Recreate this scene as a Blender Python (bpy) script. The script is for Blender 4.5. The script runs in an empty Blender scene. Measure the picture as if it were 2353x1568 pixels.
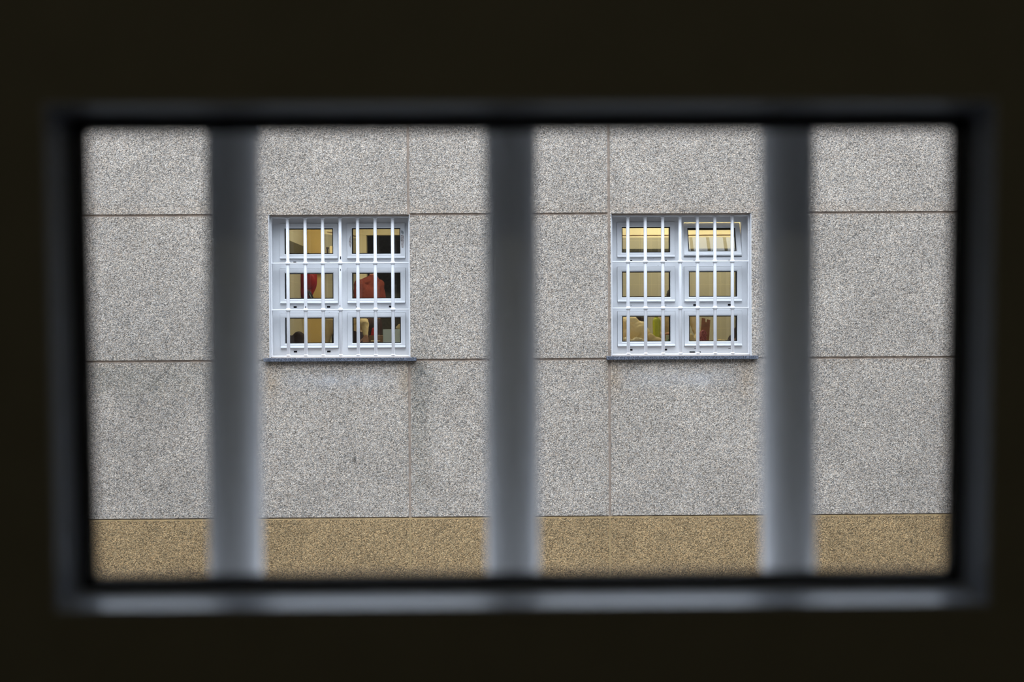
import bpy, bmesh, math, random
from mathutils import Vector, Matrix, noise
random.seed(7)
R = math.radians
SC = bpy.context.scene
COL = SC.collection

# ------------------------------------------------------------------ camera
cd = bpy.data.cameras.new('camera'); cam = bpy.data.objects.new('camera', cd); COL.objects.link(cam)
yaw, pitch, roll = R(0.6), R(-0.7), R(0.30)
fw = Vector((math.sin(yaw)*math.cos(pitch), math.cos(yaw)*math.cos(pitch), math.sin(pitch)))
r0 = Vector((math.cos(yaw), -math.sin(yaw), 0)); u0 = r0.cross(fw)
rt = r0*math.cos(roll) - u0*math.sin(roll); up = u0*math.cos(roll) + r0*math.sin(roll)
cam.matrix_world = Matrix(((rt.x, up.x, -fw.x, 0), (rt.y, up.y, -fw.y, 0), (rt.z, up.z, -fw.z, 1.35), (0, 0, 0, 1)))
cd.sensor_width = 36; cd.lens = 2790/2353*36; cd.clip_start = 0.02; cd.clip_end = 300
cd.dof.use_dof = True; cd.dof.focus_distance = 13.15; cd.dof.aperture_fstop = 3.6
SC.camera = cam

# ------------------------------------------------------------------ overcast sky, exposure
W = bpy.data.worlds.new('overcast_sky'); SC.world = W; W.use_nodes = True
nt = W.node_tree; nt.nodes.clear()
tc = nt.nodes.new('ShaderNodeTexCoord'); sx = nt.nodes.new('ShaderNodeSeparateXYZ')
rp = nt.nodes.new('ShaderNodeValToRGB'); bg = nt.nodes.new('ShaderNodeBackground'); wo = nt.nodes.new('ShaderNodeOutputWorld')
nt.links.new(tc.outputs['Generated'], sx.inputs[0]); nt.links.new(sx.outputs[2], rp.inputs[0])
rp.color_ramp.elements[0].position = 0.05; rp.color_ramp.elements[0].color = (0.06, 0.067, 0.08, 1)
em = rp.color_ramp.elements.new(0.5); em.color = (0.20, 0.22, 0.26, 1)
rp.color_ramp.elements[2].position = 0.92; rp.color_ramp.elements[2].color = (0.90, 0.98, 1.13, 1)
nt.links.new(rp.outputs[0], bg.inputs[0]); bg.inputs[1].default_value = 10.3
nt.links.new(bg.outputs[0], wo.inputs[0])
vs = SC.view_settings
vs.view_transform = 'Standard'; vs.look = 'None'; vs.exposure = 0.0; vs.gamma = 1.0; vs.use_curve_mapping = False
SC.cycles.max_bounces = 8; SC.cycles.transparent_max_bounces = 16
SC.cycles.sample_clamp_indirect = 4.0

# ------------------------------------------------------------------ node helpers
class NT:
    def __init__(s, name):
        s.m = bpy.data.materials.new(name); s.m.use_nodes = True
        s.t = s.m.node_tree; s.n = s.t.nodes
        s.b = s.n['Principled BSDF']; s.out = s.n['Material Output']
        s._c = None
    def new(s, ty, **kw):
        o = s.n.new(ty)
        for k, v in kw.items(): setattr(o, k, v)
        return o
    def ln(s, a, b): s.t.links.new(a, b)
    def co(s):
        if s._c is None: s._c = s.new('ShaderNodeTexCoord').outputs['Object']
        return s._c
    def val(s, x, inp):
        if isinstance(x, (int, float)): inp.default_value = x
        elif isinstance(x, (tuple, list)): inp.default_value = tuple(x) + ((1,) if len(x) == 3 and len(inp.default_value) == 4 else ())
        else: s.ln(x, inp)
    def math(s, op, a, b=0.0, clamp=False):
        o = s.new('ShaderNodeMath', operation=op); o.use_clamp = clamp
        s.val(a, o.inputs[0]); s.val(b, o.inputs[1]); return o.outputs[0]
    def noise(s, sc, det=3, rough=.5, v=None):
        o = s.new('ShaderNodeTexNoise'); s.ln(v or s.co(), o.inputs['Vector'])
        o.inputs['Scale'].default_value = sc; o.inputs['Detail'].default_value = det; o.inputs['Roughness'].default_value = rough
        return o.outputs['Fac']
    def ramp(s, f, stops, interp='LINEAR'):
        o = s.new('ShaderNodeValToRGB'); s.ln(f, o.inputs[0]); cr = o.color_ramp; cr.interpolation = interp
        while len(cr.elements) < len(stops): cr.elements.new(0.5)
        for e, (p, c) in zip(cr.elements, stops):
            e.position = p; e.color = (c, c, c, 1) if isinstance(c, (int, float)) else tuple(c) + (1,)
        return o.outputs[0]
    def mix(s, f, a, b, bt='MIX'):
        o = s.new('ShaderNodeMix', data_type='RGBA', blend_type=bt)
        s.val(f, o.inputs[0]); s.val(a, o.inputs[6]); s.val(b, o.inputs[7]); return o.outputs[2]
    def bump(s, h, st, dist):
        o = s.new('ShaderNodeBump'); o.inputs['Strength'].default_value = st; o.inputs['Distance'].default_value = dist
        s.ln(h, o.inputs['Height']); s.ln(o.outputs[0], s.b.inputs['Normal'])
    def xyz(s):
        o = s.new('ShaderNodeSeparateXYZ'); s.ln(s.co(), o.inputs[0]); return o.outputs

def plain(name, col, rough=.6, metal=0, var=.06, vs_=25, bump=0, spec=.5):
    t = NT(name)
    f = t.noise(vs_, 4)
    d = tuple(max(0, c*(1-var*2)) for c in col); l = tuple(min(1, c*(1+var*2)) for c in col)
    t.ln(t.ramp(f, [(.3, d), (.7, l)]), t.b.inputs['Base Color'])
    t.b.inputs['Roughness'].default_value = rough; t.b.inputs['Metallic'].default_value = metal
    t.b.inputs['Specular IOR Level'].default_value = spec
    if bump: t.bump(t.noise(vs_*3, 4), bump, .004)
    return t.m

def gauss(t, x, z, x0, z0, sx_, sz_):
    a = t.math('POWER', t.math('MULTIPLY', t.math('SUBTRACT', x, x0), 1/sx_), 2)
    b = t.math('POWER', t.math('MULTIPLY', t.math('SUBTRACT', z, z0), 1/sz_), 2)
    return t.math('EXPONENT', t.math('MULTIPLY', t.math('ADD', a, b), -1))

def aggregate(name, tint, stains=False):
    t = NT(name)
    vor = t.new('ShaderNodeTexVoronoi'); t.ln(t.co(), vor.inputs['Vector']); vor.inputs['Scale'].default_value = 106
    sep = t.new('ShaderNodeSeparateColor'); t.ln(vor.outputs['Color'], sep.inputs[0])
    stone = t.ramp(sep.outputs[0], [(0, .14), (.16, .29), (.45, .42), (.75, .52), (.92, .63), (1, .78)])
    hue = t.ramp(sep.outputs[1], [(0, (.93, .98, 1.06)), (.5, (1, 1, 1)), (1, (1.09, .99, .90))])
    c = t.mix(1, stone, hue, 'MULTIPLY')
    gap = t.ramp(vor.outputs['Distance'], [(.42, 1), (.72, .50)])
    c = t.mix(1, c, gap, 'MULTIPLY')
    c = t.mix(1, c, tint, 'MULTIPLY')
    m1 = t.ramp(t.noise(1.7, 5, .6), [(.3, .88), (.7, 1.10)])
    m2 = t.ramp(t.noise(9, 4, .65), [(.3, .91), (.7, 1.08)])
    c = t.mix(1, c, m1, 'MULTIPLY'); c = t.mix(1, c, m2, 'MULTIPLY')
    if stains:
        X, Y, Z = t.xyz(); n = t.ramp(t.noise(7, 5, .7), [(.32, .25), (.62, 1)])
        def add(c, g, col, k):
            f = t.math('MULTIPLY', t.math('MULTIPLY', g, n), k, True)
            return t.mix(f, c, col, 'MULTIPLY')
        c = add(c, gauss(t, X, Z, -.84, .80, .14, .30), (.42, .44, .44), .95)
        c = add(c, gauss(t, X, Z, -.88, .15, .12, .75), (.70, .72, .71), .9)
        c = add(c, gauss(t, X, Z, -4.0, .80, .9, .22), (.62, .64, .62), .8)
        c = add(c, gauss(t, X, Z, -3.9, 1.35, .9, .35), (.78, .79, .80), .8)
        c = add(c, gauss(t, X, Z, -3.6, .1, .9, .7), (.84, .84, .84), .8)
        c = add(c, gauss(t, X, Z, -1.57, -.08, .02, .04), (.25, .25, .25), 1.2)
        for wc in (-1.718, 1.970):      # pale wash marks below the sills
            g = gauss(t, X, Z, wc+.04, .77, .55, .085)
            f = t.math('MULTIPLY', t.math('MULTIPLY', g, n), .34, True)
            c = t.mix(f, c, (.58, .60, .64))
            for s_ in (-.74, .70):
                c = add(c, gauss(t, X, Z, wc+s_, .80, .09, .22), (.95, .84, .70), .9)
        for zz in (2.54, .97, 2.62):    # rusty tinge along the joints
            c = add(c, gauss(t, X, Z, 0, zz, 40, .05), (.96, .90, .84), .5)
    t.ln(c, t.b.inputs['Base Color'])
    t.b.inputs['Roughness'].default_value = .85; t.b.inputs['Specular IOR Level'].default_value = .3
    inv = t.math('SUBTRACT', 1, vor.outputs['Distance'])
    t.bump(inv, .55, .006)
    return t.m

M = {}
M['aggregate'] = aggregate('washed_aggregate', (1.13, 1.0, .855), True)
M['plinth'] = aggregate('tan_aggregate', (.92, .64, .33))
M['mortar'] = plain('mortar', (.42, .335, .27), .9, var=.12, vs_=14)
M['mortar_tan'] = plain('tan_mortar', (.42, .30, .15), .9, var=.1, vs_=14)
def white_paint(name, col, rough, spots):
    t = NT(name)
    base = t.ramp(t.noise(5, 5, .6), [(.3, tuple(c*.93 for c in col)), (.7, col)])
    if spots:
        ch = t.ramp(t.noise(38, 2, .5), [(0, 1), (spots, 1), (spots+.012, 0), (1, 0)])
        ch = t.math('SUBTRACT', 1, ch)
        base = t.mix(ch, base, (.06, .06, .07))
    t.ln(base, t.b.inputs['Base Color']); t.b.inputs['Roughness'].default_value = rough
    return t.m
M['frame'] = white_paint('white_frame_lacquer', (.74, .75, .77), .38, .765)
M['grille'] = white_paint('white_grille_paint', (.80, .80, .82), .45, .775)
M['gasket'] = plain('black_rubber', (.006, .006, .007), .6, spec=.2)
M['slot'] = plain('dark_slot', (.004, .004, .006), .8, spec=.1)
M['scuff'] = plain('bare_scuff', (.40, .37, .36), .8, var=.3, vs_=60)
M['metal'] = plain('grey_metal', (.4, .4, .4), .35, 1)
def granite():
    t = NT('blue_grey_granite')
    v = t.new('ShaderNodeTexVoronoi'); t.ln(t.co(), v.inputs['Vector']); v.inputs['Scale'].default_value = 210
    s_ = t.new('ShaderNodeSeparateColor'); t.ln(v.outputs['Color'], s_.inputs[0])
    t.ln(t.ramp(s_.outputs[0], [(0, (.015, .02, .03)), (.5, (.05, .06, .085)), (1, (.22, .24, .30))]), t.b.inputs['Base Color'])
    t.b.inputs['Roughness'].default_value = .7; return t.m
M['granite'] = granite()
def glass():
    t = NT('window_glass'); t.n.remove(t.b)
    fr = t.new('ShaderNodeFresnel'); fr.inputs[0].default_value = 1.5
    tr = t.new('ShaderNodeBsdfTransparent'); tr.inputs[0].default_value = (.95, .96, .95, 1)
    gl = t.new('ShaderNodeBsdfGlossy'); gl.inputs['Roughness'].default_value = 0.0
    mx = t.new('ShaderNodeMixShader'); t.ln(fr.outputs[0], mx.inputs[0]); t.ln(tr.outputs[0], mx.inputs[1]); t.ln(gl.outputs[0], mx.inputs[2])
    t.ln(mx.outputs[0], t.out.inputs[0]); return t.m
M['glass'] = glass()
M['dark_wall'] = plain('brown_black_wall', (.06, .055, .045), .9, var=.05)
M['near_frame'] = plain('dark_brown_lacquer', (.40, .37, .27), .6, var=.02, spec=.1)
M['bead'] = plain('pale_bead', (.70, .76, .90), .3, var=.02)
M['leaf_outside'] = plain('grey_cladding', (.15, .153, .156), .6, var=.03)
M['grey_frame'] = plain('grey_lacquer', (.15, .153, .156), .5, var=.03)
M['dark_facade'] = plain('dark_grey_render', (.085, .085, .085), .9, var=.1, vs_=3, bump=.3)
M['ground'] = plain('courtyard_asphalt', (.10, .10, .10), .9, var=.15, vs_=1.2, bump=.3)
M['roof'] = plain('roof_metal', (.3, .3, .31), .6)
M['paint'] = plain('yellow_wall_paint', (.80, .71, .45), .7, var=.02, vs_=2)
M['ochre'] = plain('ochre_paint', (.62, .44, .15), .6, var=.03, vs_=3)
M['ceil'] = plain('ceiling_paint', (.80, .74, .52), .8, var=.02)
M['floor'] = plain('terrazzo_floor', (.30, .27, .22), .5, var=.2, vs_=20)
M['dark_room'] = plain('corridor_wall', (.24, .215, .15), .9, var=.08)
def tiles():
    t = NT('wall_tiles')
    X, Y, Z = t.xyz()
    u = t.math('ADD', X, t.math('MULTIPLY', Y, 1.0))
    def line(v, per, off, w):
        f = t.math('FRACT', t.math('MULTIPLY', t.math('ADD', v, off), 1/per))
        return t.math('LESS_THAN', f, w/per)
    ln = t.math('MAXIMUM', line(u, .1635, .05, .006), line(Z, .31, -.062, .006))
    band = t.math('MULTIPLY', t.math('GREATER_THAN', Z, 2.25), t.math('LESS_THAN', Z, 2.43))
    band = t.math('MULTIPLY', band, t.math('MAXIMUM', t.math('LESS_THAN', X, -2.5), t.math('GREATER_THAN', Y, 17.09)))
    base = t.ramp(t.noise(3, 4), [(.3, (.375, .35, .255)), (.7, (.405, .375, .275))])
    dark = t.ramp(t.noise(30, 4), [(.3, (.035, .035, .025)), (.7, (.06, .058, .042))])
    c = t.mix(band, base, dark)
    c = t.mix(t.math('MULTIPLY', ln, t.math('SUBTRACT', .30, t.math('MULTIPLY', band, .22))), c, (.62, .57, .36))
    t.ln(c, t.b.inputs['Base Color']); t.b.inputs['Roughness'].default_value = .45
    t.b.inputs['Specular IOR Level'].default_value = .25
    return t.m
M['tile'] = tiles()
def emis(name, col, st):
    t = NT(name); t.b.inputs['Base Color'].default_value = (.8, .8, .8, 1)
    t.b.inputs['Emission Color'].default_value = col + (1,); t.b.inputs['Emission Strength'].default_value = st; return t.m
M['lamp'] = emis('lamp_diffuser', (1, .86, .58), 2.5)
def cloth(name, col, var=.12, rough=.85, sc=18, bump=.5):
    t = NT(name)
    f = t.noise(sc, 5, .6)
    t.ln(t.ramp(f, [(.3, tuple(c*(1-var) for c in col)), (.7, tuple(min(1, c*(1+var)) for c in col))]), t.b.inputs['Base Color'])
    t.b.inputs['Roughness'].default_value = rough; t.b.inputs['Specular IOR Level'].default_value = .2
    t.bump(t.noise(sc*1.6, 3), bump, .012); return t.m
M['skin'] = plain('skin', (.50, .27, .17), .55, var=.05)
M['hair'] = plain('dark_hair', (.018, .013, .010), .6, var=.3, vs_=60, bump=.5)
M['grey_hair'] = plain('grey_brown_hair', (.09, .07, .055), .6, var=.3, vs_=60, bump=.5)
M['eye'] = plain('eye_dark', (.02, .02, .02), .2)
M['orange_shirt'] = cloth('orange_red_cloth', (.165, .034, .020), sc=9)
M['cream_shirt'] = cloth('cream_cloth', (.74, .60, .33), sc=12, bump=.8)
M['trousers'] = cloth('dark_trousers', (.05, .028, .022))
M['red_bag'] = cloth('dark_red_fabric', (.21, .010, .010), .25, .5, 8)
M['strap'] = cloth('black_webbing', (.02, .02, .018))
M['cream_sack'] = cloth('cream_sack_cloth', (.93, .76, .42), .06, .6, 8, .6)
def film():
    t = NT('creased_clear_film')
    t.ln(t.ramp(t.noise(16, 5, .7), [(.35, (.75, .60, .32)), (.7, (.95, .88, .66))]), t.b.inputs['Base Color'])
    t.b.inputs['Roughness'].default_value = .18; t.bump(t.noise(26, 4), 1, .02); return t.m
M['film'] = film()
M['brown_cloth'] = cloth('brown_black_cloth', (.05, .032, .026))
M['green_plastic'] = plain('lime_green_plastic', (.50, .56, .02), .3, var=.04)
M['blue_box'] = plain('pale_blue_board', (.72, .90, 1.0), .6, var=.0)
M['cardboard'] = plain('brown_cardboard', (.24, .14, .07), .8, var=.15, vs_=12)
M['wood'] = plain('red_brown_wood', (.30, .12, .045), .6, var=.15, vs_=10)
M['red_thread'] = cloth('red_thread', (.55, .03, .02), .1, .7, 60)
def mesh_bag():
    t = NT('red_net')
    v = t.new('ShaderNodeTexVoronoi'); t.ln(t.co(), v.inputs['Vector']); v.inputs['Scale'].default_value = 60
    t.ln(t.ramp(v.outputs['Distance'], [(.3, (.26, .03, .045)), (.6, (.40, .12, .12))]), t.b.inputs['Base Color'])
    t.b.inputs['Roughness'].default_value = .6; t.bump(v.outputs['Distance'], .8, .01); return t.m
M['net'] = mesh_bag()
M['bench'] = plain('pale_worktop', (.45, .36, .22), .5, var=.08)
M['steel'] = plain('painted_steel', (.30, .32, .33), .5, .3)
M['teal'] = plain('green_plastic_dark', (.10, .30, .16), .4)
M['white_card'] = plain('pale_green_card', (.55, .60, .45), .6)
M['pink'] = plain('pinkish_scraps', (.45, .28, .22), .8, var=.3, vs_=70)

# ------------------------------------------------------------------ mesh helpers
def link(name, bm, mat, parent=None, smooth=False, loc=None):
    bmesh.ops.recalc_face_normals(bm, faces=bm.faces)
    me = bpy.data.meshes.new(name); bm.to_mesh(me); bm.free()
    for m_ in (mat if isinstance(mat, (list, tuple)) else [mat]): me.materials.append(m_)
    o = bpy.data.objects.new(name, me); COL.objects.link(o)
    if smooth:
        for p in me.polygons: p.use_smooth = True
    if parent: o.parent = parent
    if loc: o.location = loc
    return o
def bevel(o, w=.002, seg=2):
    m_ = o.modifiers.new('bevel', 'BEVEL'); m_.width = w; m_.segments = seg; m_.limit_method = 'ANGLE'; return o
def B(): return bmesh.new()
def box(bm, x0, x1, y0, y1, z0, z1, mi=0):
    v = [bm.verts.new(p) for p in ((x0,y0,z0),(x1,y0,z0),(x1,y1,z0),(x0,y1,z0),(x0,y0,z1),(x1,y0,z1),(x1,y1,z1),(x0,y1,z1))]
    for f in ((0,3,2,1),(4,5,6,7),(0,1,5,4),(1,2,6,5),(2,3,7,6),(3,0,4,7)):
        bm.faces.new([v[i] for i in f]).material_index = mi
    return bm
def lathe(bm, prof, c=(0,0,0), seg=20, axis='z', mi=0):
    c = Vector(c); rings = []
    for r, h in prof:
        ring = []
        for k in range(seg):
            a = 2*math.pi*k/seg; p = (r*math.cos(a), r*math.sin(a), h)
            if axis == 'y': p = (p[0], p[2], p[1])
            if axis == 'x': p = (p[2], p[0], p[1])
            ring.append(bm.verts.new(c+Vector(p)))
        rings.append(ring)
    for a, b in zip(rings, rings[1:]):
        for k in range(seg): bm.faces.new((a[k], a[(k+1) % seg], b[(k+1) % seg], b[k])).material_index = mi
    bm.faces.new(rings[0][::-1]).material_index = mi; bm.faces.new(rings[-1]).material_index = mi
    return bm
def sweep_rect(bm, Wd, Ht, prof, cx=0, cz=0):
    """closed 2D profile (d inset, y depth) swept round a rectangle with mitred corners"""
    rings = []
    for d, y in prof:
        hw, hh = Wd/2-d, Ht/2-d
        rings.append([bm.verts.new((cx+a*hw, y, cz+b*hh)) for a, b in ((-1,-1),(1,-1),(1,1),(-1,1))])
    n = len(rings)
    for i in range(n):
        a, b = rings[i], rings[(i+1) % n]
        for k in range(4): bm.faces.new((a[k], a[(k+1) % 4], b[(k+1) % 4], b[k]))
    return bm
def cap(bm, p0, p1, r0, r1):
    """tapered capsule"""
    b2 = bmesh.new()
    for p, r in ((p0, r0), (p1, r1)):
        bmesh.ops.create_icosphere(b2, subdivisions=2, radius=r, matrix=Matrix.Translation(Vector(p)))
    res = bmesh.ops.convex_hull(b2, input=b2.verts)
    bmesh.ops.delete(b2, geom=[g for g in set(res['geom_interior'])|set(res['geom_unused']) if isinstance(g, bmesh.types.BMVert)], context='VERTS')
    me = bpy.data.meshes.new('t'); b2.to_mesh(me); b2.free(); bm.from_mesh(me); bpy.data.meshes.remove(me)
def ell(bm, c, r, rot=None):
    m_ = Matrix.Translation(Vector(c))
    if rot: m_ = m_ @ Matrix.Rotation(rot[0], 4, rot[1])
    m_ = m_ @ Matrix.Diagonal((*r, 1))
    bmesh.ops.create_icosphere(bm, subdivisions=3, radius=1, matrix=m_)
def fuse(name, bm, mat, parent, voxel=.008, it=4):
    o = link(name, bm, mat)
    md = o.modifiers.new('r', 'REMESH'); md.mode = 'VOXEL'; md.voxel_size = voxel; md.use_smooth_shade = True
    sm = o.modifiers.new('s', 'SMOOTH'); sm.iterations = it; sm.factor = .5
    dg = bpy.context.evaluated_depsgraph_get(); dg.update()
    me = bpy.data.meshes.new_from_object(o.evaluated_get(dg)); o.modifiers.clear(); old = o.data; o.data = me
    bpy.data.meshes.remove(old); me.name = name
    for p in me.polygons: p.use_smooth = True
    if parent: o.parent = parent
    return o
def crumple(o, amp, sc, seed=0):
    for v in o.data.vertices:
        n = noise.noise_vector(Vector(v.co)*sc+Vector((seed, seed*2, 0))); v.co += n*amp
def empty(name, loc, rz=0):
    o = bpy.data.objects.new(name, None); COL.objects.link(o); o.location = loc; o.rotation_euler.z = rz; o.empty_display_size = .1; return o
def tag(o, label=None, cat=None, group=None, kind=None):
    for k, v in (('label', label), ('category', cat), ('group', group), ('kind', kind)):
        if v: o[k] = v
    return o

# ------------------------------------------------------------------ far facade
YF = 13.10; TH = .35
WC = (-1.718, 1.970); HW = .760; WZ0, WZ1 = 1.020, 2.560
g = .013                                   # half width of a joint
xs = [-9.4, -7.2, -5.05, -2.63, -.972, 1.188, 2.93, 5.1, 7.3, 9.4]
zs = [.99, 2.56, 4.12, 5.69, 7.0]
bm = B()
for i in range(len(xs)-1):
    for j in range(-1, len(zs)-1):
        z0 = -.716 if j < 0 else zs[j]; z1 = zs[j+1]
        x0, x1 = xs[i]+g, xs[i+1]-g
        if j == 0 and i in (3, 5):
            wc = WC[0] if i == 3 else WC[1]
            box(bm, x0, wc-HW, YF, YF+.08, z0+g, z1-.001)
            if x1 > wc+HW+.01: box(bm, wc+HW, x1, YF, YF+.08, z0+g, z1-.001)
            continue
        zb = z0+g if not (j == 1 and i in (3, 5)) else WZ1+.002
        zt = z1-g
        if j == -1 and i in (3, 5): zt = .985
        if j == -1 and i in (2, 4, 6): pass
        box(bm, x0, x1, YF, YF+.08, zb, zt)
wf = tag(link('wall_front', bm, M['aggregate']), kind='structure')
bm = B()
for i in range(len(xs)-1): box(bm, xs[i]+g*.7, xs[i+1]-g*.7, YF, YF+.08, -3.0, -.716-g)
tag(link('wall_base', bm, M['plinth']), kind='structure')
# wall body behind the panels, with the two window openings
bm = B(); yb0, yb1 = YF+.016, YF+TH
cuts = [(-9.4, WC[0]-HW), (WC[0]+HW, WC[1]-HW), (WC[1]+HW, 9.4)]
for a, b in cuts: box(bm, a, b, yb0+.0, yb1, WZ0, WZ1)
box(bm, -9.4, 9.4, yb0, yb1, -.716, WZ0); box(bm, -9.4, 9.4, yb0, yb1, WZ1, 7.0)
tag(link('wall_core', bm, M['mortar']), kind='structure')
tag(link('trim_1', box(B(), -9.4, 9.4, YF+.006, yb1, -3, -.716), M['mortar_tan']), kind='structure')
tag(link('trim_2', box(B(), -9.5, 9.5, YF-.12, yb1+.1, 7.0, 7.12), M['roof']), kind='structure')

# ------------------------------------------------------------------ windows
SW, SH = .633, .385                        # sash
def sash_mesh():
    return sweep_rect(B(), SW, SH, [(0, 0), (.043, 0), (.0522, .006), (.0522, .066), (.0455, .075), (0, .075)])
def make_sash(parent, cx, cz, tilt=0, y=0):
    """casement leaf; local y 0 = outer face, +y = room"""
    pv = bpy.data.objects.new('sash', sash_mesh_data); COL.objects.link(pv); pv.parent = parent
    pv.location = (cx, y, cz)
    if tilt:
        hinge = Vector((0, 0, -SH/2-.0)); rot = Matrix.Rotation(-tilt, 4, 'X')
        off = hinge - rot @ hinge
        pv.location = Vector((cx, y, cz)) + off + Vector((0, 0, .015)); pv.rotation_euler.x = -tilt
    for nm, me in (('gasket', gasket_data), ('pane', pane_data), ('drip_bar', drip_data)):
        c = bpy.data.objects.new(nm, me); COL.objects.link(c); c.parent = pv
    return pv
def grab(o):
    me = o.data; bpy.data.objects.remove(o); return me
sash_mesh_data = grab(link('sash', sash_mesh(), M['frame']))
gasket_data = grab(link('gasket', sweep_rect(B(), SW, SH, [(.0518, .010), (.0607, .010), (.0607, .056), (.0518, .056)]), M['gasket']))
pane_data = grab(link('pane', box(B(), -SW/2+.0575, SW/2-.0575, .020, .026, -SH/2+.0575, SH/2-.0575), M['glass']))
bm = B()
p = [(-.001, -SH/2+.026), (-.016, -SH/2+.010), (-.016, -SH/2+.003), (-.001, -SH/2+.003)]
vv = [[bm.verts.new((s_*(SW/2-.003), a, b)) for a, b in p] for s_ in (-1, 1)]
bm.faces.new(vv[0]); bm.faces.new(vv[1][::-1])
for k in range(4): bm.faces.new((vv[0][k], vv[0][(k+1) % 4], vv[1][(k+1) % 4], vv[1][k]))
drip_data = grab(link('drip_bar', bm, M['frame']))

COLS = (-.357, .377); ROWS = (1.313, 1.801, 2.290)
def slot(parent, x, z, w=.036, h=.018):
    return link('drain_slot', box(B(), x-w/2, x+w/2, -.002, .004, z-h/2, z+h/2), M['slot'], parent)
def make_window(name, wc, tilted, slots, scuffs=()):
    YP = YF + .195                        # outer face of the fixed frame
    root = empty(name, (wc, YP, 0)); root['kind'] = 'structure'
    bm = B(); box(bm, -HW, -HW+.007, -.19, .01, WZ0, WZ1); box(bm, HW-.007, HW, -.19, .01, WZ0, WZ1); link('reveal_lining', bm, M['frame'], root)
    gp = .0025; hw, hh = SW/2+gp, SH/2+gp
    xb = [-HW, COLS[0]-hw, COLS[0]+hw, COLS[1]-hw, COLS[1]+hw, HW]
    zb = [WZ0, ROWS[0]-hh, ROWS[0]+hh, ROWS[1]-hh, ROWS[1]+hh, ROWS[2]-hh, ROWS[2]+hh, WZ1]
    fy = .010
    bm = B()
    for a, b in ((0, 1), (2, 3), (4, 5)): box(bm, xb[a], xb[b], fy, .09, WZ0, WZ1)
    for a in (1, 3):
        for c in (0, 2, 4, 6): box(bm, xb[a], xb[a+1], fy, .09, zb[c], zb[c+1])
    link('frame', bm, M['frame'], root)
    for ci in range(2):                   # rebate lips closing the gap behind each closed leaf
        for ri in range(3):
            if (ci, ri) in tilted: continue
            link('rebate', sweep_rect(B(), 2*hw+.002, 2*hh+.002, [(0, .076), (.012, .076), (.012, .089), (0, .089)], COLS[ci], ROWS[ri]), M['frame'], root)
    for ci in range(2):
        for ri in range(3): make_sash(root, COLS[ci], ROWS[ri], R(18) if (ci, ri) in tilted else 0)
    for ci, ri, dx, w, h, dz in slots:
        slot(root, COLS[ci]+dx, ROWS[ri]-SH/2-.037+dz, w, h).location.y = fy
    for x, z, w, h in scuffs:
        o = link('paint_scuff', box(B(), x-w/2, x+w/2, -.0012, .004, z-h/2, z+h/2), M['scuff'], root)
    s_ = bevel(link('sill', box(B(), -.815, .825, -.240, -.001, WZ0-.038, WZ0-.001), M['granite'], root), .003)
    box_ = link('inner_sill', box(B(), -HW, HW, .092, .17, WZ0, WZ0+.02), M['bench'], root)
    return root
S = []
for ci in (0, 1):
    for ri in (0, 1, 2):
        S += [(ci, ri, -.19, .040, .019, 0), (ci, ri, .19, .040, .019, 0)]
w1s = [(0, 2, -.155, .032, .017, 0), (0, 2, .21, .03, .004, 0), (0, 1, -.155, .034, .019, 0), (0, 1, .21, .036, .019, 0), (1, 1, -.205, .04, .019, 0), (1, 1, .165, .058, .019, 0),
       (0, 0, -.155, .036, .019, 0), (0, 0, .21, .038, .019, 0), (1, 0, -.20, .01, .01, 0), (1, 0, .17, .01, .01, 0)]
w2s = [(0, 2, -.165, .026, .017, 0), (0, 2, .215, .026, .017, 0), (1, 2, -.20, .026, .004, .002), (1, 2, .18, .026, .004, .002), (0, 1, -.165, .01, .005, 0), (0, 1, .215, .012, .005, 0),
       (1, 1, -.20, .034, .020, 0), (1, 1, .18, .034, .020, 0), (0, 0, -.165, .026, .019, 0), (0, 0, .215, .026, .019, 0), (1, 0, -.195, .026, .005, .01), (1, 0, .18, .026, .005, .01),
       (1, 0, -.23, .060, .013, -.027), (1, 0, -.155, .04, .010, -.027)]
win1 = make_window('window_1', WC[0], (), w1s)
win2 = make_window('window_2', WC[1], ((1, 2),), w2s)
# worn patches on the top right leaf of the left window
def blob_patch(name, pts, y, mat, parent):
    bm = B(); a = [bm.verts.new((x, y, z)) for x, z in pts]; b = [bm.verts.new((x, y+.004, z)) for x, z in pts]
    bm.faces.new(a); bm.faces.new(b[::-1]); n = len(pts)
    for k in range(n): bm.faces.new((a[k], a[(k+1) % n], b[(k+1) % n], b[k]))
    return link(name, bm, mat, parent)
blob_patch('paint_scuff', [(.648, 2.355), (.676, 2.36), (.683, 2.33), (.681, 2.27), (.676, 2.215), (.660, 2.21), (.650, 2.26), (.646, 2.31)], -.001, M['scuff'], win1)
blob_patch('paint_scuff', [(.650, 2.405), (.668, 2.40), (.679, 2.39), (.680, 2.365), (.662, 2.363), (.651, 2.375)], -.001, M['steel'], win1)
blob_patch('paint_scuff', [(.085, 2.31), (.098, 2.35), (.106, 2.345), (.108, 2.25), (.100, 2.21), (.088, 2.235), (.080, 2.27)], -.001, M['scuff'], win1)

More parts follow.
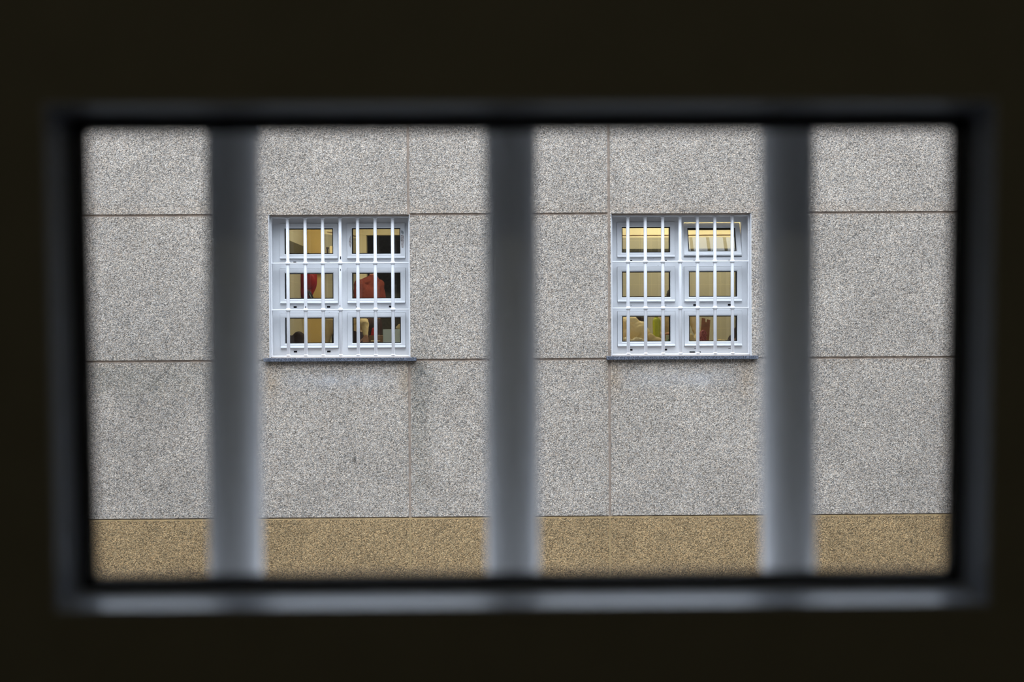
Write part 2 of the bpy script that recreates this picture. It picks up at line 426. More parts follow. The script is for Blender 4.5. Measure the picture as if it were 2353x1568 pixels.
BARX = [k*.1892 for k in range(-3, 4)]
BR = .0180
def bar_mesh(z0, z1, ticks=()):
    return lathe(B(), [(BR-.002, z0), (BR, z0+.002), (BR, z1-.002), (BR-.002, z1)], seg=24)
def make_grille(name, loc, hx, z0, z1, bars, cross, label, chips=()):
    root = empty(name, loc); tag(root, label, 'window grille')
    fr = B(); t = .0075
    box(fr, -hx, hx, -.02, .02, z0, z0+2*t); box(fr, -hx, hx, -.02, .02, z1-2*t, z1)
    box(fr, -hx, -hx+.014, -.02, .02, z0+2*t, z1-2*t); box(fr, hx-.014, hx, -.02, .02, z0+2*t, z1-2*t)
    bevel(link('grille_frame', fr, M['grille'], root), .003)
    for x in bars:
        o = link('vertical_bar', bar_mesh(z0+t, z1-t), M['grille'], root, True); o.location.x = x
    for zc in cross:
        c = B(); box(c, -hx+.01, hx-.01, -.022, .022, zc-.0065, zc+.0065)
        bevel(link('crossbar', c, M['grille'], root), .003)
    for x in bars:                       # weld collars
        for zc in list(cross) + [z0+t, z1-t]:
            pr = [(BR-.001, -.022), (BR+.003, -.014), (BR+.011, -.0065), (BR+.011, .0065), (BR+.003, .014), (BR-.001, .022)]
            if zc == z0+t: pr = pr[3:]
            if zc == z1-t: pr = pr[:3]
            o = link('weld_collar', lathe(B(), pr, seg=20), M['grille'], root, True); o.location = (x, 0, zc)
    for x, z, s_ in chips:
        link('paint_chip', box(B(), x-.006*s_, x+.004*s_, -BR-.0012, -BR+.004, z-.016*s_, z+.016*s_), M['slot'], root).rotation_euler = (0, 0, 0)
    return root
make_grille('window_grille', (WC[0], YF+.085, 0), .752, 1.028, 2.548, BARX, (1.538, 2.043),
            'white barred steel grille over the left window, in front of the orange shirt',
            [(.006, 2.10, 1), (.004, 1.97, .7), (-.004, 1.58, .5), (-.374, 1.565, .8)])
make_grille('window_grille', (WC[1], YF+.085, 0), .752, 1.028, 2.548, BARX, (1.538, 2.043),
            'white barred steel grille over the right window with the tilted top pane')
for o_ in COL.objects:
    if o_.name.startswith('window_grille'): o_['group'] = 'white window grilles of the far facade'

# small pale box at the top of the wall, mostly behind the foreground bar
o = bevel(link('wall_box', box(B(), -.09, .045, -.07, 0, 0, .30), plain('pale_blue_grey_plastic', (.42, .46, .52), .5)), .004)
o.location = (-2.622, YF, 3.468)
tag(o, 'small pale grey box fixed high on the facade beside the left foreground bar', 'box')

# ------------------------------------------------------------------ courtyard, own building
tag(link('ground', box(B(), -9.6, 9.6, .96, 13.1, -3.1, -3.0), M['ground']), kind='structure')
tag(link('wall_courtyard_left', box(B(), -9.8, -9.4, .70, 13.4, -3, 8.2), M['dark_facade']), kind='structure')
tag(link('wall_courtyard_right', box(B(), 9.4, 9.8, .70, 13.4, -3, 8.2), M['dark_facade']), kind='structure')
NW = (.0135, 1.333)                        # centre of the near leaf
ox, oz, ot = .375, .255, .235                        # half size of the near opening
YN0, YN1 = .66, .98
def holed(name, mat, x0, x1, y0, y1, z0, z1):
    bm = B()
    box(bm, x0, NW[0]-ox, y0, y1, z0, z1); box(bm, NW[0]+ox, x1, y0, y1, z0, z1)
    box(bm, NW[0]-ox, NW[0]+ox, y0, y1, z0, NW[1]-oz); box(bm, NW[0]-ox, NW[0]+ox, y0, y1, NW[1]+ot, z1)
    return tag(link(name, bm, mat), kind='structure')
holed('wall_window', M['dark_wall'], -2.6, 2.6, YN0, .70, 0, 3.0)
holed('wall_outside', M['dark_facade'], -9.4, 9.4, .70, YN1, -3.0, 8.2)
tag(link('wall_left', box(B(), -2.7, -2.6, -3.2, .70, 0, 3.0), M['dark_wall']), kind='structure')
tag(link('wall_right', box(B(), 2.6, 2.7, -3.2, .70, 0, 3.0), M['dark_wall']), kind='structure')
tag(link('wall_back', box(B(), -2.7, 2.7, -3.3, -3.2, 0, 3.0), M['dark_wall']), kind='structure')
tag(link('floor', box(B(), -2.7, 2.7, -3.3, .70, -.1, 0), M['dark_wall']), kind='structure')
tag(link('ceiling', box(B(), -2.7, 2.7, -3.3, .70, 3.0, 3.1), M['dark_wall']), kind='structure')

rl = empty('ceiling_light', (0, -1.9, 3.0)); tag(rl, 'added dim fill lamp on the unseen ceiling of the dark room behind the viewer', 'ceiling light')  # unseen fill lamp with its housing, added to lift the dark leaf face
link('housing', lathe(B(), [(.14, -.03), (.16, -.02), (.16, 0)], seg=28), M['frame'], rl, True)
link('diffuser', lathe(B(), [(.06, -.085), (.12, -.06), (.13, -.03)], seg=28), M['near_frame'], rl, True)
ld = bpy.data.lights.new('lamp_light', 'POINT'); ld.energy = 7.5; ld.color = (1, .93, .72); ld.shadow_soft_size = .08
lo = bpy.data.objects.new('lamp_light', ld); COL.objects.link(lo); lo.parent = rl; lo.location = (0, 0, -.20)
# near window: fixed frame outside, tilted leaf, black gasket, pale bead
root = empty('window_3', (NW[0], .72, NW[1])); root['kind'] = 'structure'
link('frame', sweep_rect(B(), 2*ox, 2*oz-.02, [(0, .046), (.0655, .046), (.0655, .070), (0, .070)], 0, -.01), M['grey_frame'], root)

tl = R(2.2); NSW, NSH = SW+.04, SH+.04
pv = link('sash', sweep_rect(B(), NSW, NSH, [(0, -.028), (.0682, -.028), (.0722, -.001), (.0722, .009), (.054, .036), (.046, .044), (0, .044)]), [M['near_frame'], M['leaf_outside']], root)
for p_ in pv.data.polygons:
    if p_.center.y > .015: p_.material_index = 1
NWp = pv
link('glazing_bead', sweep_rect(B(), SW, SH, [(.0476, -.0288), (.0492, -.0288), (.0528, -.0030), (.0528, .002), (.0515, .002)]), M['bead'], pv)
link('gasket', sweep_rect(B(), SW, SH, [(.0518, -.001), (.0602, -.001), (.0602, .009), (.0518, .009)]), M['gasket'], pv)
link('pane', box(B(), -SW/2+.0565, SW/2-.0565, .001, .007, -SH/2+.0565, SH/2-.0565), M['glass'], pv)
pv.rotation_euler.x = tl
link('sill', box(B(), -ox, ox, .070, .30, -oz, -oz+.050), M['frame'], root)
gx = .0085-NW[0]
ng = make_grille('window_grille', (0, .83, 0), .366, NW[1]-oz+.047, NW[1]+ot-.006, [.0085+k*.1892-NW[0] for k in (-1, 0, 1)], (),
            'blurred steel bar grille close in front, just outside the dark frame')
ng.location.x = NW[0]

# ------------------------------------------------------------------ workshop behind the two windows
FZ, CZ = .45, 3.30; YI = YF+TH; YB = 17.10
def st(name, bm, mat): return tag(link(name, bm, mat), kind='structure')
st('floor_workshop', box(B(), -2.7, 5.1, YI, YB+.1, FZ-.1, FZ), M['floor'])
st('ceiling_workshop', box(B(), -2.7, 5.1, YI, YB+.1, CZ, CZ+.1), M['ceil'])
LW = [(-2.7, -2.6, YI, YB)]
def two_tone(nm, x0, x1, y0, y1):
    zt = 2.74 if x1 < -2 else 2.59
    st(nm, box(B(), x0, x1, y0, y1, FZ, zt), M['tile']); st(nm+'_upper', box(B(), x0, x1, y0, y1, zt, CZ), M['paint'])
two_tone('wall_workshop_left', -2.7, -2.6, YI, YB+.1)
two_tone('wall_workshop_right', 5.0, 5.1, YI, YB+.1)
DX0, DX1 = -1.86, -.93
two_tone('wall_workshop_back', DX1+.10, 5.0, YB, YB+.1)
st('wall_workshop_lintel', box(B(), -2.05, DX1+.10, YB, YB+.1, 2.66, CZ), M['paint'])
# ochre wall end and the slanting wall running back from it
st('wall_pier', box(B(), -2.60, -2.345, 16.20, 16.34, FZ, CZ), M['ochre'])
def slant(nm, z0, z1, mat):
    bm = B(); pts = [(-2.36, 16.22), (-2.30, 16.22), (-1.965, 17.10), (-1.965, 17.2), (-2.05, 17.2)]
    a = [bm.verts.new((x, y, z0)) for x, y in pts]; b = [bm.verts.new((x, y, z1)) for x, y in pts]
    bm.faces.new(a[::-1]); bm.faces.new(b); n = len(pts)
    for k in range(n): bm.faces.new((a[k], a[(k+1) % n], b[(k+1) % n], b[k]))
    st(nm, bm, mat)
slant('wall_slanted', FZ, 2.59, M['tile']); slant('wall_slanted_upper', 2.59, CZ, M['paint'])
# doorway: ochre posts and head, dark corridor beyond
dr = empty('door_1', ((DX0+DX1)/2, YB, FZ)); dr['kind'] = 'structure'
hw_ = (DX1-DX0)/2
bm = B(); box(bm, -hw_-.105, -hw_, -.012, .12, 0, 2.19); box(bm, hw_, hw_+.10, -.012, .12, 0, 2.19); box(bm, -hw_-.105, hw_+.10, -.012, .12, 2.19, 2.215)
bevel(link('door_frame', bm, M['paint'], dr), .004)
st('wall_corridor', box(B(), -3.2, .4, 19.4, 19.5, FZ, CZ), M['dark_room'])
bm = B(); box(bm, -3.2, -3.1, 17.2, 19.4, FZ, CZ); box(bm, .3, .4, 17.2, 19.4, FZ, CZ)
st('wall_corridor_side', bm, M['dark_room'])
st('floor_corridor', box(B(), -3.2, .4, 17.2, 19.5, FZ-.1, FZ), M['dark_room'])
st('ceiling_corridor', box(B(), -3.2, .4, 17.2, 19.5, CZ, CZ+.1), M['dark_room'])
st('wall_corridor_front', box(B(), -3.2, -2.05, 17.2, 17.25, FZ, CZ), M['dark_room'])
# conduit along the wall
o = link('wall_conduit', box(B(), DX1+.12, 4.98, YB-.010, YB, 2.617, 2.627), M['cardboard'])
tag(o, 'thin brown conduit running along the yellow wall above the tiles', 'conduit')
bm = B(); d_ = Vector((.335, .88, 0)).normalized(); n_ = Vector((d_.y, -d_.x, 0)); p_ = Vector((-2.30, 16.24, 0)); q_ = Vector((-1.972, 17.07, 0))
vs8 = [bm.verts.new(v+n_*k+Vector((0, 0, z))) for z in (2.615, 2.626) for v, k in ((p_, .001), (q_, .001), (q_, .011), (p_, .011))]
for f in ((0,3,2,1),(4,5,6,7),(0,1,5,4),(1,2,6,5),(2,3,7,6),(3,0,4,7)): bm.faces.new([vs8[i] for i in f])
tag(link('wall_conduit', bm, M['cardboard']), 'thin brown conduit on the slanting wall behind the left window', 'conduit')
o = link('corner_pipe', lathe(B(), [(.011, 0), (.011, CZ-FZ)], seg=12), M['ceil'], smooth=True); o.location = (3.300, YB-.012, FZ)
tag(o, 'thin cream vertical pipe on the tiled wall at the right edge of the right window', 'pipe')

# lamps
def lamp(x, y, lab, p):
    r_ = empty('ceiling_light', (x, y, CZ)); tag(r_, lab, 'ceiling light', 'fluorescent ceiling lights of the workshop')
    bevel(link('housing', box(B(), -.62, .62, -.09, .09, -.045, 0), M['ceil'], r_), .004)
    bevel(link('diffuser', box(B(), -.60, .60, -.07, .07, -.075, -.045), M['lamp'], r_), .01)
    ld = bpy.data.lights.new('lamp_light', 'AREA'); ld.shape = 'RECTANGLE'; ld.size = 1.2; ld.size_y = .16; ld.energy = p; ld.color = (1, .90, .70)
    lo = bpy.data.objects.new('lamp_light', ld); COL.objects.link(lo); lo.parent = r_; lo.location = (0, 0, -.082)
LP = 30
lamp(-1.25, 15.3, 'long ceiling light in the workshop above the orange shirted person', 46)
lamp(2.3, 16.3, 'long ceiling light in the workshop above the heap of cream sacks', LP)
lamp(1.55, 14.55, 'long ceiling light in the workshop just inside the right window', 24)
lamp(3.9, 16.3, 'long ceiling light at the right end of the workshop', LP)

# ------------------------------------------------------------------ work tables
TT = 1.05
def table(x0, x1, label):
    r_ = empty('work_table', ((x0+x1)/2, 13.95, FZ)); tag(r_, label, 'table'); h = (x1-x0)/2; H = TT-FZ
    bevel(link('tabletop', box(B(), -h, h, -.38, .38, H-.035, H), M['bench'], r_), .004)
    for a in (-1, 1):
        for b in (-1, 1):
            bevel(link('leg', box(B(), a*(h-.06)-.025, a*(h-.06)+.025, b*.33-.025, b*.33+.025, 0, H-.035), M['steel'], r_), .003)
    return r_
table(-2.55, -.75, 'pale work table behind the left window with the blue box on it')
table(1.05, 3.05, 'pale work table behind the right window with the cream sacks on it')

# ------------------------------------------------------------------ people
def hand(bm, wrist, d, side, curl=.5, s=1.0):
    """palm + five bent fingers; d = pointing direction, side = vector towards the thumb"""
    d = Vector(d).normalized(); side = Vector(side); side = (side-d*side.dot(d)).normalized(); n = d.cross(side).normalized()
    if n.z > 0: n = -n
    w = Vector(wrist)
    for k in (-1, -.33, .33, 1): cap(bm, w+d*.012*s+side*k*.018*s, w+d*.085*s+side*k*.028*s, .013*s, .011*s)
    for k, L in ((1, .070), (.33, .080), (-.33, .074), (-1, .058)):
        b = w+d*.088*s+side*k*.030*s
        m1 = b+(d+n*curl*.5+side*k*.05).normalized()*L*.5*s; e = m1+(d*.8+n*curl*1.4).normalized()*L*.5*s
        cap(bm, b, m1, .0088*s, .0082*s); cap(bm, m1, e, .0082*s, .0068*s)
    b = w+d*.030*s+side*.026*s; m1 = b+(d*.6+side*.8+n*.3).normalized()*.040*s; e = m1+(d*.9+side*.25+n*.4).normalized()*.034*s
    cap(bm, b, m1, .0115*s, .0095*s); cap(bm, m1, e, .0095*s, .0078*s)
def person(loc, rz, label, shirt, J, hairmat, long_sleeve=(True, True), trouser='trousers', longhair=False, hem=0, apron=None):
    """local: faces -y, x+ = his left. J = joints"""
    r_ = empty('person', loc, rz); tag(r_, label, 'person')
    V = Vector
    pel, che, nk, hd = V(J['pelvis']), V(J['chest']), V(J['neck']), V(J['head'])
    b = B()
    ell(b, pel, (.165, .115, .12)); cap(b, pel+V((-.06, 0, .02)), che+V((-.07, 0, -.02)), .095, .10); cap(b, pel+V((.06, 0, .02)), che+V((.07, 0, -.02)), .095, .10)
    ell(b, che, (.165, .105, .14)); cap(b, che+V((0, .005, .05)), nk, .075, .055); cap(b, nk, hd+V((0, .01, -.05)), .052, .050)
    # head: cranium, jaw, nose, ears, brow, lips
    ell(b, hd+V((0, .012, .025)), (.074, .092, .088)); ell(b, hd+V((0, -.020, -.035)), (.056, .066, .072)); cap(b, hd+V((0, -.055, -.085)), hd+V((0, -.05, -.08)), .024, .024)
    cap(b, hd+V((0, -.080, .012)), hd+V((0, -.101, -.022)), .008, .013)
    for s_ in (-1, 1): ell(b, hd+V((s_*.074, .012, -.012)), (.008, .018, .030)); ell(b, hd+V((s_*.030, -.075, .022)), (.026, .012, .008))
    ell(b, hd+V((0, -.083, -.052)), (.024, .010, .006)); ell(b, hd+V((0, -.081, -.062)), (.020, .010, .006))
    for i, s_ in enumerate((-1, 1)):
        sh, el, wr = V(J['sh'][i]), V(J['el'][i]), V(J['wr'][i])
        cap(b, che+V((s_*.09, 0, .07)), sh, .07, .060); cap(b, sh, el, .050, .040); cap(b, el, wr, .039, .026)
        d = V(J['hd'][i]) if 'hd' in J else (wr-el)
        hand(b, wr, d, V((-s_, -.1, 0)), .5)
        hp, kn, an = V(J['hip'][i]), V(J['kn'][i]), V(J['an'][i])
        cap(b, hp, kn, .082, .056); cap(b, kn, an, .056, .038)
        cap(b, an+V((0, .02, -.04)), an+V((0, -.15, -.055)), .036, .028)
    body = fuse('body', b, M['skin'], r_, .0065, 3)
    # eyes are their own little part on the face
    for s_ in (-1, 1):
        e = B(); bmesh.ops.create_icosphere(e, subdivisions=2, radius=.011, matrix=Matrix.Translation(hd+V((s_*.031, -.074, .006))))
        link('eye', e, M['eye'], r_, True)
    h = B(); ell(h, hd+V((0, .024, .040)), (.088, .096, .088)); ell(h, hd+V((0, .055, -.01)), (.074, .058, .080))
    for s_ in (-1, 1): ell(h, hd+V((s_*.062, .030, .012)), (.022, .050, .052))
    ell(h, hd+V((0, -.040, .085)), (.062, .045, .030))
    if longhair: ell(h, hd+V((0, .075, -.09)), (.075, .035, .12))
    hh = fuse('hair', h, hairmat, r_, .006, 2); crumple(hh, .006, 40)
    t = B()
    if not hem: ell(t, pel+V((0, 0, .03)), (.185, .135, .12))
    ell(t, che, (.180, .125, .155))
    cap(t, pel+V((-.065, 0, .02+hem)), che+V((-.070, 0, -.02)), .112, .112); cap(t, pel+V((.065, 0, .02+hem)), che+V((.070, 0, -.02)), .112, .112)
    for s_ in (-1, 1): cap(t, nk+V((s_*.02, 0, -.04)), V(J['sh'][(s_+1)//2])+V((-s_*.03, 0, .015)), .062, .052)
    cap(t, che+V((0, .005, .06)), nk+V((0, .005, -.01)), .085, .060)
    for i, s_ in enumerate((-1, 1)):
        sh, el, wr = V(J['sh'][i]), V(J['el'][i]), V(J['wr'][i])
        cap(t, che+V((s_*.09, 0, .07)), sh, .085, .072); cap(t, sh, el, .064, .049)
        if long_sleeve[i]: cap(t, el, wr-(wr-el)*.05, .044, .030)
        else: cap(t, el, el+(wr-el)*.12, .057, .058)
    sh_ = fuse('shirt', t, shirt, r_, .0075, 3); crumple(sh_, .007, 8, 3)
    crumple(sh_, .004, 26, 5)
    if apron:
        ap = B(); cap(ap, pel+V((-.07, -.01, .02)), che+V((-.075, -.005, -.06)), .120, .118); cap(ap, pel+V((.07, -.01, .02)), che+V((.075, -.005, -.06)), .120, .118)
        ell(ap, che+V((0, -.012, -.02)), (.185, .125, .10)); fuse('apron', ap, apron, r_, .0075, 3)
    q = B(); ell(q, pel+V((0, 0, -.02)), (.178, .128, .11))
    for i in range(2):
        hp, kn, an = V(J['hip'][i]), V(J['kn'][i]), V(J['an'][i])
        cap(q, hp, kn, .098, .072); cap(q, kn, an+V((0, 0, .02)), .072, .058)
    fuse('trousers', q, M[trouser], r_, .009, 3)
    for i in range(2):
        an = V(J['an'][i]); f_ = B()
        cap(f_, an+V((0, .03, -.045)), an+V((0, -.16, -.055)), .043, .036); ell(f_, an+V((0, 0, -.02)), (.05, .06, .05))
        fuse('shoe', f_, M['strap'], r_, .008, 2)
    return r_
# standing, back to us, in the doorway
SJ = dict(pelvis=(0, .0, .98), chest=(0, 0, 1.33), neck=(-.055, .005, 1.58), head=(-.07, -.02, 1.72),
          sh=[(-.155, 0, 1.475), (.155, 0, 1.475)], el=[(-.205, .03, 1.18), (.205, .03, 1.18)], wr=[(-.19, -.16, 1.10), (.19, -.16, 1.10)],
          hip=[(-.09, 0, .93), (.09, 0, .93)], kn=[(-.10, -.02, .51), (.10, -.02, .51)], an=[(-.105, .01, .10), (.105, .01, .10)])
person((-1.755, 16.45, FZ), R(180+34), 'standing person in an orange red shirt, back turned, before the dark doorway', M['orange_shirt'], SJ, M['grey_hair'], hem=.17)
# seated behind the tables, leaning over their work
def seated(dx, aR, aL, up_=0):
    d = dict(pelvis=(0, .18, .53), chest=(0, .04, .83), neck=(0, -.03, 1.03), head=(0, -.09, 1.145),
          sh=[(-.185, 0, .955), (.185, 0, .955)], el=[aR[0], aL[0]], wr=[aR[1], aL[1]], hd=[aR[2], aL[2]],
          hip=[(-.09, .15, .50), (.09, .15, .50)], kn=[(-.12, -.20, .475), (.12, -.20, .475)], an=[(-.13, -.18, .10), (.13, -.18, .10)])
    for k in ('chest', 'neck', 'head'): d[k] = (d[k][0]+(up_ and -.035), d[k][1], d[k][2]+up_)
    d['sh'] = [(x, y, z+up_) for x, y, z in d['sh']]
    return d
def stool(x, y, lab):
    r_ = empty('stool', (x, y, FZ)); tag(r_, lab, 'stool')
    link('seat', lathe(B(), [(.15, .33), (.17, .34), (.17, .365), (.15, .375)], seg=28), M['wood'], r_)
    for a in range(4):
        t = math.pi/4+a*math.pi/2; b = B(); cap(b, (.10*math.cos(t), .10*math.sin(t), .33), (.16*math.cos(t), .16*math.sin(t), .012), .012, .012); link('leg', b, M['steel'], r_, True)
PX, PY = -1.800, 14.40
# person faces -y ; local -x is image left
person((PX, PY, FZ), 0, 'seated person in cream clothes reaching down to the table behind the left window', M['cream_shirt'],
       seated(0, ((-.27, -.02, .70), (-.20, -.26, .665), (.3, -1, -.1)), ((.235, -.21, .925), (.255, -.33, .795), (0, -.35, -1))), M['hair'], apron=M['trousers'])
stool(PX, PY+.20, 'round wooden stool under the seated person at the left table')
QX = 2.097
person((QX, 14.36, FZ), 0, 'seated dark haired person in cream clothes hidden behind the right window mullion', M['cream_shirt'],
       seated(0, ((-.235, -.16, .76), (-.13, -.36, .80), (.5, -1, .1)), ((.235, -.14, .80), (.16, -.34, .72), (-.3, -1, -.2)), .075), M['hair'], (False, True))
stool(QX, 14.56, 'round wooden stool under the seated person at the right table')

# ------------------------------------------------------------------ things in the workshop
def px(x, y, Y):                         # the point at depth Y seen at photo pixel x, y
    d = fw + rt*((x-1176.5)/2790) - up*((y-784)/2790); return Vector((0, 0, 1.35)) + d*(Y/d.y)
def lump(name, loc, parts, mat, label, cat, group=None, amp=.02, sc=7, vox=.012, seed=0, amp2=0):
    b = B()
    for c, r in parts: ell(b, c, r)
    o = fuse(name, b, mat, None, vox, 3); crumple(o, amp, sc, seed)
    if amp2: crumple(o, amp2, sc*4, seed+3)
    zm = min(v.co.z for v in o.data.vertices)
    for v in o.data.vertices: v.co.z -= zm
    o.location = loc; return tag(o, label, cat, group) if label else o
# dark red backpack on a hook of the ochre pier
a = px(707, 650, 16.02)
bag = empty('backpack', (a.x, a.y, a.z-.25)); tag(bag, 'dark red backpack hanging against the ochre wall end in the left window', 'backpack')
b = B(); ell(b, (0, 0, .30), (.125, .080, .24)); ell(b, (0, 0, .42), (.120, .075, .15)); ell(b, (-.02, .0, .15), (.105, .08, .13))
o = fuse('bag_body', b, M['red_bag'], bag, .008, 3); crumple(o, .012, 8)
b = B(); ell(b, (.03, -.07, .27), (.085, .03, .11)); o = fuse('front_pocket', b, M['red_bag'], bag, .006, 3)
b = B(); cap(b, (.02, -.08, .13), (.09, -.05, -.08), .014, .012); cap(b, (.045, -.07, .12), (.115, -.04, -.07), .014, .012); link('strap', b, M['strap'], bag, True)
b = B(); cap(b, (.04, -.098, .10), (.085, -.08, -.01), .004, .004); link('strap_buckle', b, M['metal'], bag, True)
b = B(); cap(b, (0, .02, .55), (0, .09, .64), .010, .010); cap(b, (0, .09, .64), (0, .165, .62), .010, .010); link('hanging_loop', b, M['strap'], bag, True)
# shelf with two small things above the cream person
a = px(757, 588, 16.09)
sh = bevel(link('wall_shelf', box(B(), -.19, .12, -.08, .109, -.02, 0), M['wood']), .003); sh.location = (a.x, a.y, a.z)
tag(sh, 'small wooden shelf beside the ochre wall end in the left window', 'shelf')
o = link('jar', lathe(B(), [(.012, 0), (.012, .085), (.018, .092), (.018, .112)], seg=20), M['brown_cloth'], smooth=True); o.location = (a.x-.022, a.y-.02, a.z); tag(o, 'dark narrow jar standing on the small shelf', 'jar')
o = bevel(link('carton', box(B(), -.016, .016, -.03, .03, 0, .125), M['cream_sack']), .003); o.location = (a.x+.028, a.y-.02, a.z); tag(o, 'pale upright carton beside the dark jar on the shelf', 'carton')
# dark cloth heap at the left end of the left table
a = px(681, 780, 14.0)
lump('cloth_bundle', (a.x, a.y, TT), [((0, 0, .08), (.13, .10, .10)), ((.03, 0, .16), (.07, .07, .07)), ((-.08, 0, .11), (.07, .08, .08))], M['brown_cloth'],
     'dark brown cloth bundle on the left end of the left work table', 'cloth', amp=.012)
# pale blue box in front of the window
a = px(903, 757, 13.84)
o = bevel(link('blue_box', box(B(), -.105, .125, -.10, .10, 0, a.z-TT), M['blue_box']), .004); o.location = (a.x, a.y, TT); tag(o, 'pale blue box on the table in the lower right pane of the left window', 'box')
lump('folded_cloth', (a.x+.075, a.y, a.z+.0), [((0, 0, .02), (.045, .05, .022)), ((.01, 0, .04), (.035, .04, .02))], M['cream_shirt'], 'small cream cloth lying on the pale blue box', 'cloth', amp=.004, vox=.006)
# carton with red cones behind
a = px(860, 765, 14.22)
o = bevel(link('cardboard_box', box(B(), -.06, .12, -.06, .06, 0, .20), M['cardboard']), .004); o.location = (a.x, a.y, TT); tag(o, 'small brown cardboard box standing behind the pale blue box', 'box')
o = link('thread_cone', lathe(B(), [(.036, 0), (.034, .01), (.018, .085), (.008, .09)], seg=22), M['red_thread'], smooth=True); o.location = (a.x-.005, a.y-.02, TT+.20)
tag(o, 'red cone of thread standing on the small brown cardboard box', 'thread cone')
a = px(863, 783, 13.84)
lump('cloth_scraps', (a.x, a.y, TT), [((0, 0, .05), (.08, .05, .05)), ((-.09, .01, .05), (.07, .05, .045)), ((.04, 0, .09), (.045, .04, .035))], M['cardboard'], 'brown cloth scraps on the table beside the blue box', 'cloth', amp=.014, sc=12, vox=.008)
o = bevel(link('paper_stack', box(B(), -.05, .05, -.04, .04, 0, .012), M['cream_sack']), .002); o.location = (a.x+.0, a.y, TT+.135)
tag(o, 'thin cream paper stack on the brown cloth scraps', 'paper')

# right table: cream sacks, bottle, board, net, cloth
a = px(1452, 760, 13.95)
lump('cream_sack', (a.x, a.y, TT), [((0, 0, .16), (.155, .13, .17)), ((-.03, 0, .28), (.115, .10, .115)), ((.13, .0, .12), (.10, .10, .13)), ((.10, .0, .22), (.07, .08, .10)), ((-.12, 0, .12), (.09, .1, .14))], M['cream_sack'],
     'large bulging cream sack on the right table, lower left pane', 'sack', 'sacks', amp=.022, sc=9, seed=2, amp2=.010)
a = px(1470, 786, 13.72)
lump('clear_bag', (a.x-.04, a.y, TT), [((0, 0, .07), (.13, .055, .075)), ((.06, 0, .05), (.08, .05, .06)), ((-.11, 0, .08), (.08, .05, .08))], M['film'],
     'shiny creased plastic bag in front of the large cream sack', 'bag', amp=.022, sc=12, seed=4, amp2=.012, vox=.008)
a = px(1505, 782, 13.86)
lump('rolled_cloth', (a.x, a.y, TT), [((0, 0, .08), (.115, .07, .085)), ((-.05, .0, .15), (.055, .05, .05))], M['cream_shirt'], 'cream rolled cloth in front of the lime green bottle', 'cloth', amp=.012, sc=12, seed=6, vox=.008)
a = px(1509, 770, 14.02)
bt = empty('bottle', (a.x, a.y, TT)); tag(bt, 'lime green plastic bottle standing among the cream sacks', 'bottle')
link('bottle_body', lathe(B(), [(.040, 0), (.046, .01), (.046, .19), (.043, .22), (.044, .26), (.046, .30), (.046, .35), (.040, .375), (.022, .392)], seg=32), M['green_plastic'], bt, True)
link('bottle_cap', lathe(B(), [(.020, .392), (.022, .395), (.022, .415), (.018, .42)], seg=24), M['green_plastic'], bt, True)
a = px(1470, 733, 14.30)
o = link('upright_board', box(B(), -.16, .10, -.012, .012, 0, 1.0), M['brown_cloth']); o.location = (a.x, 14.36, FZ)
tag(o, 'dark upright board behind the large cream sack', 'board')
a = px(1538, 783, 13.74)
o = bevel(link('pale_carton', box(B(), -.038, .04, -.03, .03, 0, .19), M['white_card']), .004); o.location = (a.x, a.y, TT); tag(o, 'pale green white carton under the seated person hand, lower left pane', 'carton')
o = link('green_lid', lathe(B(), [(.028, -.006), (.030, -.004), (.030, .006), (.012, .008)], seg=24, axis='y'), M['teal'], smooth=True); o.location = (a.x+.005, a.y-.037, TT+.12)
o.parent = None; tag(o, 'round green lid leaning against the pale carton', 'lid')
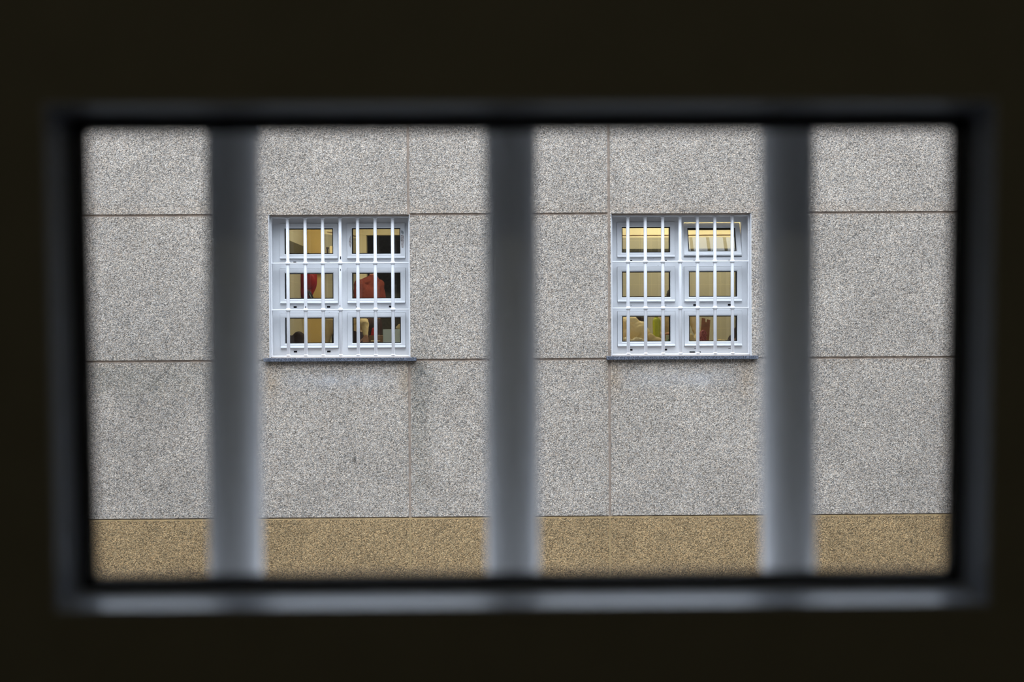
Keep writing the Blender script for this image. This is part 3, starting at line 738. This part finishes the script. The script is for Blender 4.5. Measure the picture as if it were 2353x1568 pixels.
# notched wooden board
a = px(1618, 740, 13.98)
bm = B(); pts = [(-.055, -.15), (.045, -.15), (.045, .208), (.008, .215), (.004, .180), (-.010, .180), (-.013, .222), (-.055, .228)]
f_ = [bm.verts.new((x, -.009, z)) for x, z in pts]; k_ = [bm.verts.new((x, .009, z)) for x, z in pts]
bm.faces.new(f_); bm.faces.new(k_[::-1])
for k in range(len(pts)): bm.faces.new((f_[k], f_[(k+1) % len(pts)], k_[(k+1) % len(pts)], k_[k]))
o = bevel(link('notched_board', bm, M['wood']), .003); o.location = (a.x+.012, a.y, TT+.155); o.rotation_euler = (0, R(4), 0)
tag(o, 'red brown notched wooden board standing in the lower right pane', 'board')
a = px(1614, 785, 13.86)
lump('net_bag', (a.x, a.y, TT), [((0, 0, .10), (.055, .05, .105)), ((.01, 0, .18), (.045, .04, .065))], M['net'], 'dark red net bag in front of the notched board', 'bag', amp=.008, sc=14, vox=.006)
# draped cream cloth left of it, hanging from the person's arm onto the table
a = px(1592, 786, 13.74)
lump('cream_cloth', (a.x, a.y, TT), [((0, 0, .07), (.055, .05, .08)), ((-.02, 0, .14), (.035, .04, .05))], M['cream_shirt'], 'crumpled cream cloth on the table left of the red net bag', 'cloth', amp=.014, sc=14, vox=.007)
a = px(1662, 786, 13.90)
lump('white_bundle', (a.x, a.y, TT), [((0, 0, .055), (.075, .05, .065)), ((-.04, 0, .07), (.04, .04, .062))], M['cream_sack'], 'low cream bundle between the net bag and the dark heap', 'cloth', amp=.006, sc=12, vox=.007)
a = px(1688, 786, 14.0)
lump('dark_heap', (a.x, a.y, TT), [((0, 0, .08), (.085, .07, .10)), ((.02, 0, .17), (.045, .05, .085)), ((.03, 0, .23), (.022, .03, .05))], M['brown_cloth'], 'dark pointed cloth heap at the right edge of the right window', 'cloth', amp=.010, sc=12, vox=.007)
a = px(1685, 785, 13.86)
lump('pink_scraps', (a.x, a.y, TT), [((0, 0, .06), (.045, .03, .07)), ((.03, 0, .08), (.025, .03, .07))], M['pink'], 'pinkish scraps in front of the dark pointed heap', 'scraps', amp=.012, sc=30, vox=.006)
